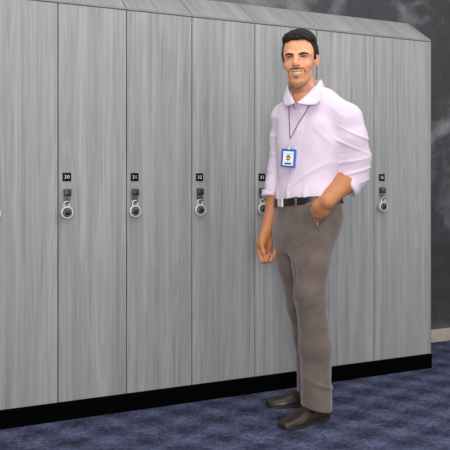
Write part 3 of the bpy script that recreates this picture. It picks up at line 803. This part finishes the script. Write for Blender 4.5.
# ---------------- trousers
PEL = [(.76, -.02, 0, .125, .105, 60), (.83, -.016, .010, .163, .134, 60), (.90, -.006, .010, .178, .142, 60), (.97, -.006, .003, .175, .138, 60), (1.035, -.008, 0, .165, .130, 58)]
pv = Vol(axis((-.24, .24, .0036)), axis((-.26, .26, .0036)), axis((0.0, 1.05, .0042)))
PLO, PHI = (-.3, -.3, -.1), (.3, .3, 1.1)
pv.add(loft(PEL, 2.25), PLO, PHI, 0)
pv.chain([(*p, r) for p, r in zip(LEG_N, (.092, .083, .070, .0705, .0715))], .045)
pv.chain([(*p, r) for p, r in zip(LEG_F, (.090, .084, .064, .062, .0635, .068))], .030)
nA, nB = np.array([*LEG_N[3], 0]), np.array([*LEG_N[4], 0])
def tfold(X, Y, Z):
    g = lambda x, c, w: np.exp(-((x-c)/w)**2); n1 = noise(X, Y, Z, 14, 5, 2)
    d = .0010*noise(X, Y, Z, 22, 6)+.0006*noise(X, Y, Z, 55, 6, 5)
    # the break above the hem, creases behind the knee, pulls from the crotch, drape at the hip
    d = d-.0078*crease(62*Z+36*X+1.0*n1+.6, .30)*g(Z, .155, .040)*(Y < .02)
    d = d-.0062*crease(60*Z-44*X+1.2*n1, .28)*g(Z, .52, .09)*np.clip(.35+X*9, 0, 1)
    d = d-.0034*crease(60*(Z*.8-X*.62)+.9*n1+1.5, .26)*g(Z, .81, .075)*g(X, -.07, .075)
    d = d-.0062*crease(44*(Z*.45+X*.9)+.9*n1, .28)*g(Z, .9, .08)*g(X, .11, .06)
    # pressed crease down the front of each leg
    for L in (LEG_N, LEG_F):
        z = np.array([p[2] for p in L][::-1]); cx = np.interp(Z, z, [p[0] for p in L][::-1]); cy = np.interp(Z, z, [p[1] for p in L][::-1])
        fx, fy = -math.sin(math.radians(56)), -math.cos(math.radians(56)); q = (X-cx)*fx+(Y-cy)*fy; r = (X-cx)*fy-(Y-cy)*fx
        d = d-.0008*np.exp(-(r/.007)**2)*(q > .03)*(Z < .74)
    return d
pv.shift(tfold, PLO, PHI)
# fly and the crease between the legs
for a, b in (((*(-0.1165, -0.1500, 0.8435), .005), (*(-0.0893, -0.1250, 0.7009), .010)), ((*(-0.0903, -0.1350, 0.7021), .010), (*(-0.0812, -0.1350, 0.5574), .012))):
    pv.sub(lambda X, Y, Z, a=np.array(a), b=np.array(b): cone(X, Y, Z, a, b), PLO, PHI, .012)
# pocket slit and the loose cloth behind it
PK0, PK1 = (-0.0198, -0.1500, 0.9785), (0.0194, -0.1600, 0.8802)
for leg, n in ((LEG_N, 1), (LEG_F, 0)):
    A = np.array([*leg[-2], .060 if n else .053]); Bq = np.array([leg[-1][0], leg[-1][1], -.05, .061 if n else .056])
    pv.sub(lambda X, Y, Z, A=A, Bq=Bq, top=(.16 if n else .16): np.maximum(cone(X, Y, Z, A, Bq), Z-.11), (-.2, -.25, -.1), (.2, .25, .3), .002)
pv.sub(lambda X, Y, Z: np.maximum(Z-(.056-.20*(X-.02)), Y-.02), (-.2, -.3, -.1), (.25, .02, .16), .003)
pv.sub(lambda X, Y, Z: np.maximum(Z-(.060-.20*X), .0-(Y-.022)), (-.2, .02, -.1), (.25, .3, .16), .003)
pv.D[:, :, pv.ax[2] > 1.03] = np.maximum(pv.D[:, :, pv.ax[2] > 1.03], .01)
# cloth of the pocket lying over the fingers
p0, p1 = np.array(PK0), np.array(PK1); pn = np.cross(p1-p0, np.array([0, 1.0, 0])); pn /= np.linalg.norm(pn); pn *= -np.sign(pn[0])
hu = hdir/np.linalg.norm(hdir); W0 = np.array(WR_N)
for off in (-.042, -.022, 0, .026):
    o = (p1-p0)/np.linalg.norm(p1-p0)*off
    a, b = np.array([*(W0+hu*.03+o), .026]), np.array([*(W0+hu*.20+o+(0, .035, 0)), .022])
    pv.add(lambda X, Y, Z, a=a, b=b: np.maximum(cone(X, Y, Z, a, b), np.maximum(-((X-p0[0])*pn[0]+(Y-p0[1])*pn[1]+(Z-p0[2])*pn[2]), (Z-hb(X, Y)+.026))), PLO, PHI, .030)
for off in (-.030, -.010, .012, .032):
    o = (p1-p0)/np.linalg.norm(p1-p0)*off
    for fw in (0, -.025, -.05):
        a, b = np.array([*(W0+hu*.0+o+(0, fw, 0)), .021]), np.array([*(W0+hu*.125+o+(0, fw, 0)), .021])
        pv.sub(lambda X, Y, Z, a=a, b=b: np.maximum(cone(X, Y, Z, a, b), ((X-p0[0])*pn[0]+(Y-p0[1])*pn[1]+(Z-p0[2])*pn[2])+.001), PLO, PHI, .003)
trousers = vol_mesh('trousers', pv, TROUS, man, 1)
bm = bm_tube([Vector(q) for q in ((-0.0251, -0.1776, 0.9795), (-0.0145, -0.1824, 0.9507), (-0.0013, -0.1833, 0.9196), (0.0129, -0.1771, 0.8902), (0.0224, -0.1731, 0.8720))], .0028, 8)
from_bm('pocket_welt', bm, TROUS, trousers, True)

# belt with buckle and loops
bv = Vol(axis((-.22, .22, .003)), axis((-.22, .22, .003)), axis((.93, 1.08, .003)))
BLO, BHI = (-.3, -.3, .9), (.3, .3, 1.1)
bv.add(lambda X, Y, Z: np.maximum(np.maximum(loft(PEL, 2.25, .006, False)(X, Y, Z), -loft(PEL, 2.25, -.006, False)(X, Y, Z)), np.abs(Z-hb(X, Y))-.0175), BLO, BHI, 0)
belt = vol_mesh('belt', bv, LEATHER, man, 1)
def belt_frame(ang):
    a = math.radians(ang); yw = math.radians(58.5); d_ = Vector((-math.sin(yw)*math.cos(a)+math.cos(yw)*math.sin(a), -math.cos(yw)*math.cos(a)-math.sin(yw)*math.sin(a), 0))
    P = Vector((-.007, .001, 1.0))+d_*.22
    P.z = float(hb(P.x*.7, P.y*.7))
    while bv.sample(*P) > 0: P -= d_*.0008
    P.z = float(hb(P.x, P.y)); return P, d_
P, d_ = belt_frame(-11)
M = Matrix.Translation(P+d_*.002) @ Matrix.Rotation(math.atan2(d_.x, -d_.y), 4, 'Z')
bm = bm_box((-.024, -.005, -.020), (.024, .003, .020), .002)
bm.transform(M); bk = from_bm('buckle', bm, BUCKLE, belt); bk['label'] = 'pale satin metal buckle'
bm = bmesh.new()
for lo, hi in (((-.020, -.0062, -.0165), (.020, -.005, -.0145)), ((-.020, -.0062, .0145), (.020, -.005, .0165)), ((-.020, -.0062, -.0165), (-.018, -.005, .0165)), ((.018, -.0062, -.0165), (.020, -.005, .0165))):
    bm_box(lo, hi, 0, bm)
bm.transform(M); from_bm('buckle_rim', bm, STEEL, bk)
for ang in (30, 105, 165, -45, -110):
    P, d_ = belt_frame(ang)
    bm = bm_box((-.005, -.0035, -.024), (.005, .003, .022), .001)
    bm.transform(Matrix.Translation(P) @ Matrix.Rotation(math.atan2(d_.x, -d_.y), 4, 'Z')); from_bm('belt_loop', bm, TROUS, trousers)

# ---------------- shoes
def shoe(cx, cy, yaw, label):
    Lh = .292; N, Mq = 46, 25; a = math.radians(yaw)
    Fd, Ld = Vector((-math.sin(a), -math.cos(a), 0)), Vector((math.cos(a), -math.sin(a), 0)); O = Vector((cx, cy, 0))-Fd*(Lh/2)
    sk = [0, .012, .05, .11, .17, .205, .245, .275, .287, .292]
    wk = [.012, .026, .034, .032, .043, .047, .043, .033, .022, .006]
    hk = [.050, .068, .078, .080, .066, .052, .040, .033, .028, .020]
    iw = lambda s, k: float(np.interp(s, sk, k))*.5+float(smooth_interp(np.array(s), sk, k))*.5
    bm = bmesh.new(); rows = []
    S = [Lh*(.5-.5*math.cos(math.pi*i/(N-1))) for i in range(N)]
    for s in S:
        w, h = iw(s, wk), iw(s, hk); row = []; base = .012
        for k in range(Mq):
            t = math.pi*k/(Mq-1); c, sn = math.cos(t), math.sin(t); e = .78
            x = w*math.copysign(abs(c)**e, c)*(1-.28*max(0, (sn-.3))*(1 if s < .16 else .25)); z = base+(h-base)*abs(sn)**.85
            # vamp crease and apron ridge
            z += .0022*math.exp(-((s-.185)/.006)**2)*-1*sn+.0016*math.exp(-((abs(c)-.62)/.07)**2)*(s > .15)*(s < .27)
            row.append(bm.verts.new(O+Fd*s+Ld*(x+.004*math.sin(math.pi*s/Lh))+Vector((0, 0, z))))
        rows.append(row)
    for p, q in zip(rows, rows[1:]):
        for k in range(Mq-1): bm.faces.new((p[k], p[k+1], q[k+1], q[k]))
    for p, q in zip(rows, rows[1:]): bm.faces.new((p[0], q[0], q[-1], p[-1]))
    bm.faces.new(rows[0]); bm.faces.new(rows[-1][::-1])
    sh = from_bm('shoe', bm, BROWN, man, True); sh['label'] = label
    bm = bmesh.new(); top, bot = [], []
    out = [(s, iw(s, wk)+.0035) for s in S]
    loop = [(s, w) for s, w in out]+[(s, -w) for s, w in out[::-1]]
    for s, w in loop:
        q = O+Fd*(s+(.003 if s > Lh/2 else -.003)*1)+Ld*(w+.004*math.sin(math.pi*s/Lh)); top.append(bm.verts.new(q+Vector((0, 0, .0155))))
        z0 = .0002 if (s < .075 or s > .105+.06) else .006
        bot.append(bm.verts.new(q+Vector((0, 0, .001 if s < .08 else .0085 if s < .15 else .001+.007*max(0, (.18-s)/.03) if s < .18 else .001+.010*max(0, (s-.25)/.04)**2))))
    n = len(loop); bm.faces.new(top); bm.faces.new(bot[::-1])
    for i in range(n): bm.faces.new((top[i], bot[i], bot[(i+1) % n], top[(i+1) % n]))
    from_bm('sole', bm, SOLE, sh)
    # strap seam across the instep
    pts = []
    for k in range(13):
        t = math.pi*(k+.5)/13; w, h = iw(.165, wk), iw(.165, hk); c, sn = math.cos(t), math.sin(t)
        x = w*math.copysign(abs(c)**.78, c)*(1-.28*max(0, sn-.3)*.25); pts.append(O+Fd*(.165-.012*sn)+Ld*x+Vector((0, 0, .012+(h-.012)*abs(sn)**.85+.002*sn)))
    from_bm('strap_seam', bm_tube(pts, .0028, 8), SOLE, sh, True)
    return sh
shoe(-.038, -.122, 52, 'dark brown leather shoe nearer the viewer')
shoe(-.054, .124, 84, 'dark brown leather shoe farther back by the plinth')

# ---------------- the badge on its lanyard (hangs round the neck: a thing of its own)
BLUE = speckled('blue_badge_plastic', srgb(28, 92, 178), srgb(36, 104, 192), 60, .4)
CARD = speckled('white_card', srgb(234, 236, 238), srgb(244, 245, 246), 60, .5)
CORD = speckled('dark_grey_cord', srgb(48, 52, 62), srgb(66, 70, 80), 200, .7)
INK = speckled('dark_print', srgb(36, 36, 42), srgb(48, 48, 54), 90, .6)
GREYINK = speckled('grey_print', srgb(140, 142, 150), srgb(160, 162, 168), 90, .6)
PSKIN = speckled('printed_portrait_skin', srgb(206, 150, 118), srgb(214, 160, 128), 90, .6)
PBACK = speckled('printed_portrait_background', srgb(196, 184, 174), srgb(206, 194, 184), 90, .6)
J = Vector((-0.1007, -0.0720, 1.2871))
bd = empty('id_badge', MAN_LOC, -TH); tag(bd, 'blue-framed photo ID badge on a dark cord hanging on the man\'s lilac shirt', 'badge')
cl = [Vector(q) for q in ((-0.0996, -0.0177, 1.4473), (-0.1006, -0.0231, 1.4233), (-0.1013, -0.0356, 1.3941), (-0.1015, -0.0530, 1.3600), (-0.1009, -0.0625, 1.3268), (-0.1006, -0.0683, 1.2987))]+[J]
cr = [Vector(q) for q in ((-0.0018, -0.0990, 1.4616), (-0.0148, -0.0933, 1.4393), (-0.0353, -0.0918, 1.4028), (-0.0604, -0.0909, 1.3661), (-0.0803, -0.0826, 1.3277), (-0.0947, -0.0744, 1.2983))]+[J]
bm = bm_tube(cl, .0017, 8); bm_tube(cr, .0017, 8, bm)
from_bm('lanyard_cord', bm, CORD, bd, True)
C = Vector((-0.1077, -0.0628, 1.2004)); yawb = math.radians(24); nrm = Vector((-math.sin(yawb), -math.cos(yawb), 0))
ux = Vector((math.cos(yawb), -math.sin(yawb), 0))
best = 0
for a in (-.034, 0, .034):
    for b in (-.042, 0, .042):
        q = C+ux*a+Vector((0, 0, b)); f = sv.front(q.x, q.z)
        if f is not None: best = max(best, (q.y-f))
C = C+Vector((0, -best-.001, 0))
MB = Matrix.Translation(C) @ Matrix.Rotation(-yawb, 4, 'Z') @ Matrix.Rotation(math.radians(4.5), 4, 'Y')
def bpart(name, bm, mat, parent): bm.transform(MB); return from_bm(name, bm, mat, parent)
hd = bpart('badge_holder', bm_box((-.035, -.006, -.042), (.035, 0, .042), .0025), BLUE, bd); hd['label'] = 'blue plastic badge holder'
cd = bpart('card', bm_box((-.025, -.0072, -.034), (.025, -.0058, .031)), CARD, hd)
for lo, hi in (((-.018, -.0077, .0205), (.018, -.0071, .0225)), ((-.012, -.0077, .0165), (.012, -.0071, .018)), ((-.013, -.0077, -.0165), (.013, -.0071, -.015))):
    bpart('print_line', bm_box(lo, hi), GREYINK, cd)
bpart('print_bar', bm_box((-.017, -.0077, -.029), (.017, -.0071, -.022)), INK, cd)
pb = bpart('portrait', bm_lathe([(0, .0077), (.0125, .0077), (.0125, .0071)], (0, 0, .002), 28), PBACK, cd)
bpart('portrait_hair', bm_lathe([(0, .0081), (.0082, .0081), (.0082, .0077)], (0, 0, .0055), 24), HAIR, pb)
bpart('portrait_face', bm_lathe([(0, .0085), (.0060, .0085), (.0060, .0080)], (0, 0, .0025), 24), PSKIN, pb)
bpart('portrait_shirt', bm_prism([(-.0081, -.0095), (-.0081, -.0050), (-.0077, -.0050), (-.0077, -.0095)], -.0075, .0075), INK, pb)
T0 = MB @ Vector((0, -.003, .041))
bm = bm_tube([J+Vector((0, -.001, .004)), J.lerp(T0, .35), J.lerp(T0, .7), T0], [.0030, .0048, .0040, .0046], 10)
bm_box((T0.x-.006, T0.y-.003, T0.z-.003), (T0.x+.006, T0.y+.003, T0.z+.008), .001, bm)
from_bm('clip', bm, STEEL, bd, True)

# ------------------------------------------------------------------ light, sky fill, camera
def area(name, loc, target, size, power, col=(1, 1, 1), sy=None):
    l = bpy.data.lights.new(name, 'AREA'); l.energy = power; l.color = col; l.size = size
    if sy: l.shape = 'RECTANGLE'; l.size_y = sy
    o = bpy.data.objects.new(name, l); COL.objects.link(o); o.location = loc
    o.rotation_euler = (Vector(target)-Vector(loc)).to_track_quat('-Z', 'Y').to_euler(); return o
area('ceiling_panel_light', (.9, -1.7, 3.0), (1.2, -1.0, 0), 2.2, 25, (1, .985, .96), 1.6)
area('ceiling_panel_light', (3.3, -1.6, 3.0), (3.0, -.8, 0), 1.6, 22, (1, .985, .96), 1.6)
area('slope_fill_light', (1.3, -.62, 3.0), (1.35, -.2, 0), 3.4, 15, (1, .985, .96), .25)  # added strip that brightens the sloped locker tops, no known fixture
area('added_front_light', (-.7, -5.0, 1.45), (1.7, -.2, .75), 2.6, 170, (1, .99, .98), 2.2)  # added broad front light that evens out the doors, not a window
area('added_front_light', (4.6, -3.4, 1.8), (1.8, -.3, 1.1), 1.6, 26, (1, .96, .90), 1.6)  # added weaker light from the right front, not a window
w = bpy.data.worlds.new('room_fill'); scene.world = w; w.use_nodes = True
w.node_tree.nodes['Background'].inputs['Color'].default_value = (.95, .97, 1, 1); w.node_tree.nodes['Background'].inputs['Strength'].default_value = .32

cam = bpy.data.cameras.new('camera'); co = bpy.data.objects.new('camera', cam); COL.objects.link(co)
co.location = (0, -CAMD, 1.10); co.rotation_euler = (math.pi/2, 0, -TH)
cam.sensor_width = 36; cam.lens = 56; cam.shift_y = -.1; cam.clip_start = .05
scene.camera = co
scene.view_settings.view_transform = 'Standard'; scene.view_settings.look = 'None'
scene.view_settings.gamma = 1; scene.view_settings.use_curve_mapping = False; scene.view_settings.exposure = 0.0
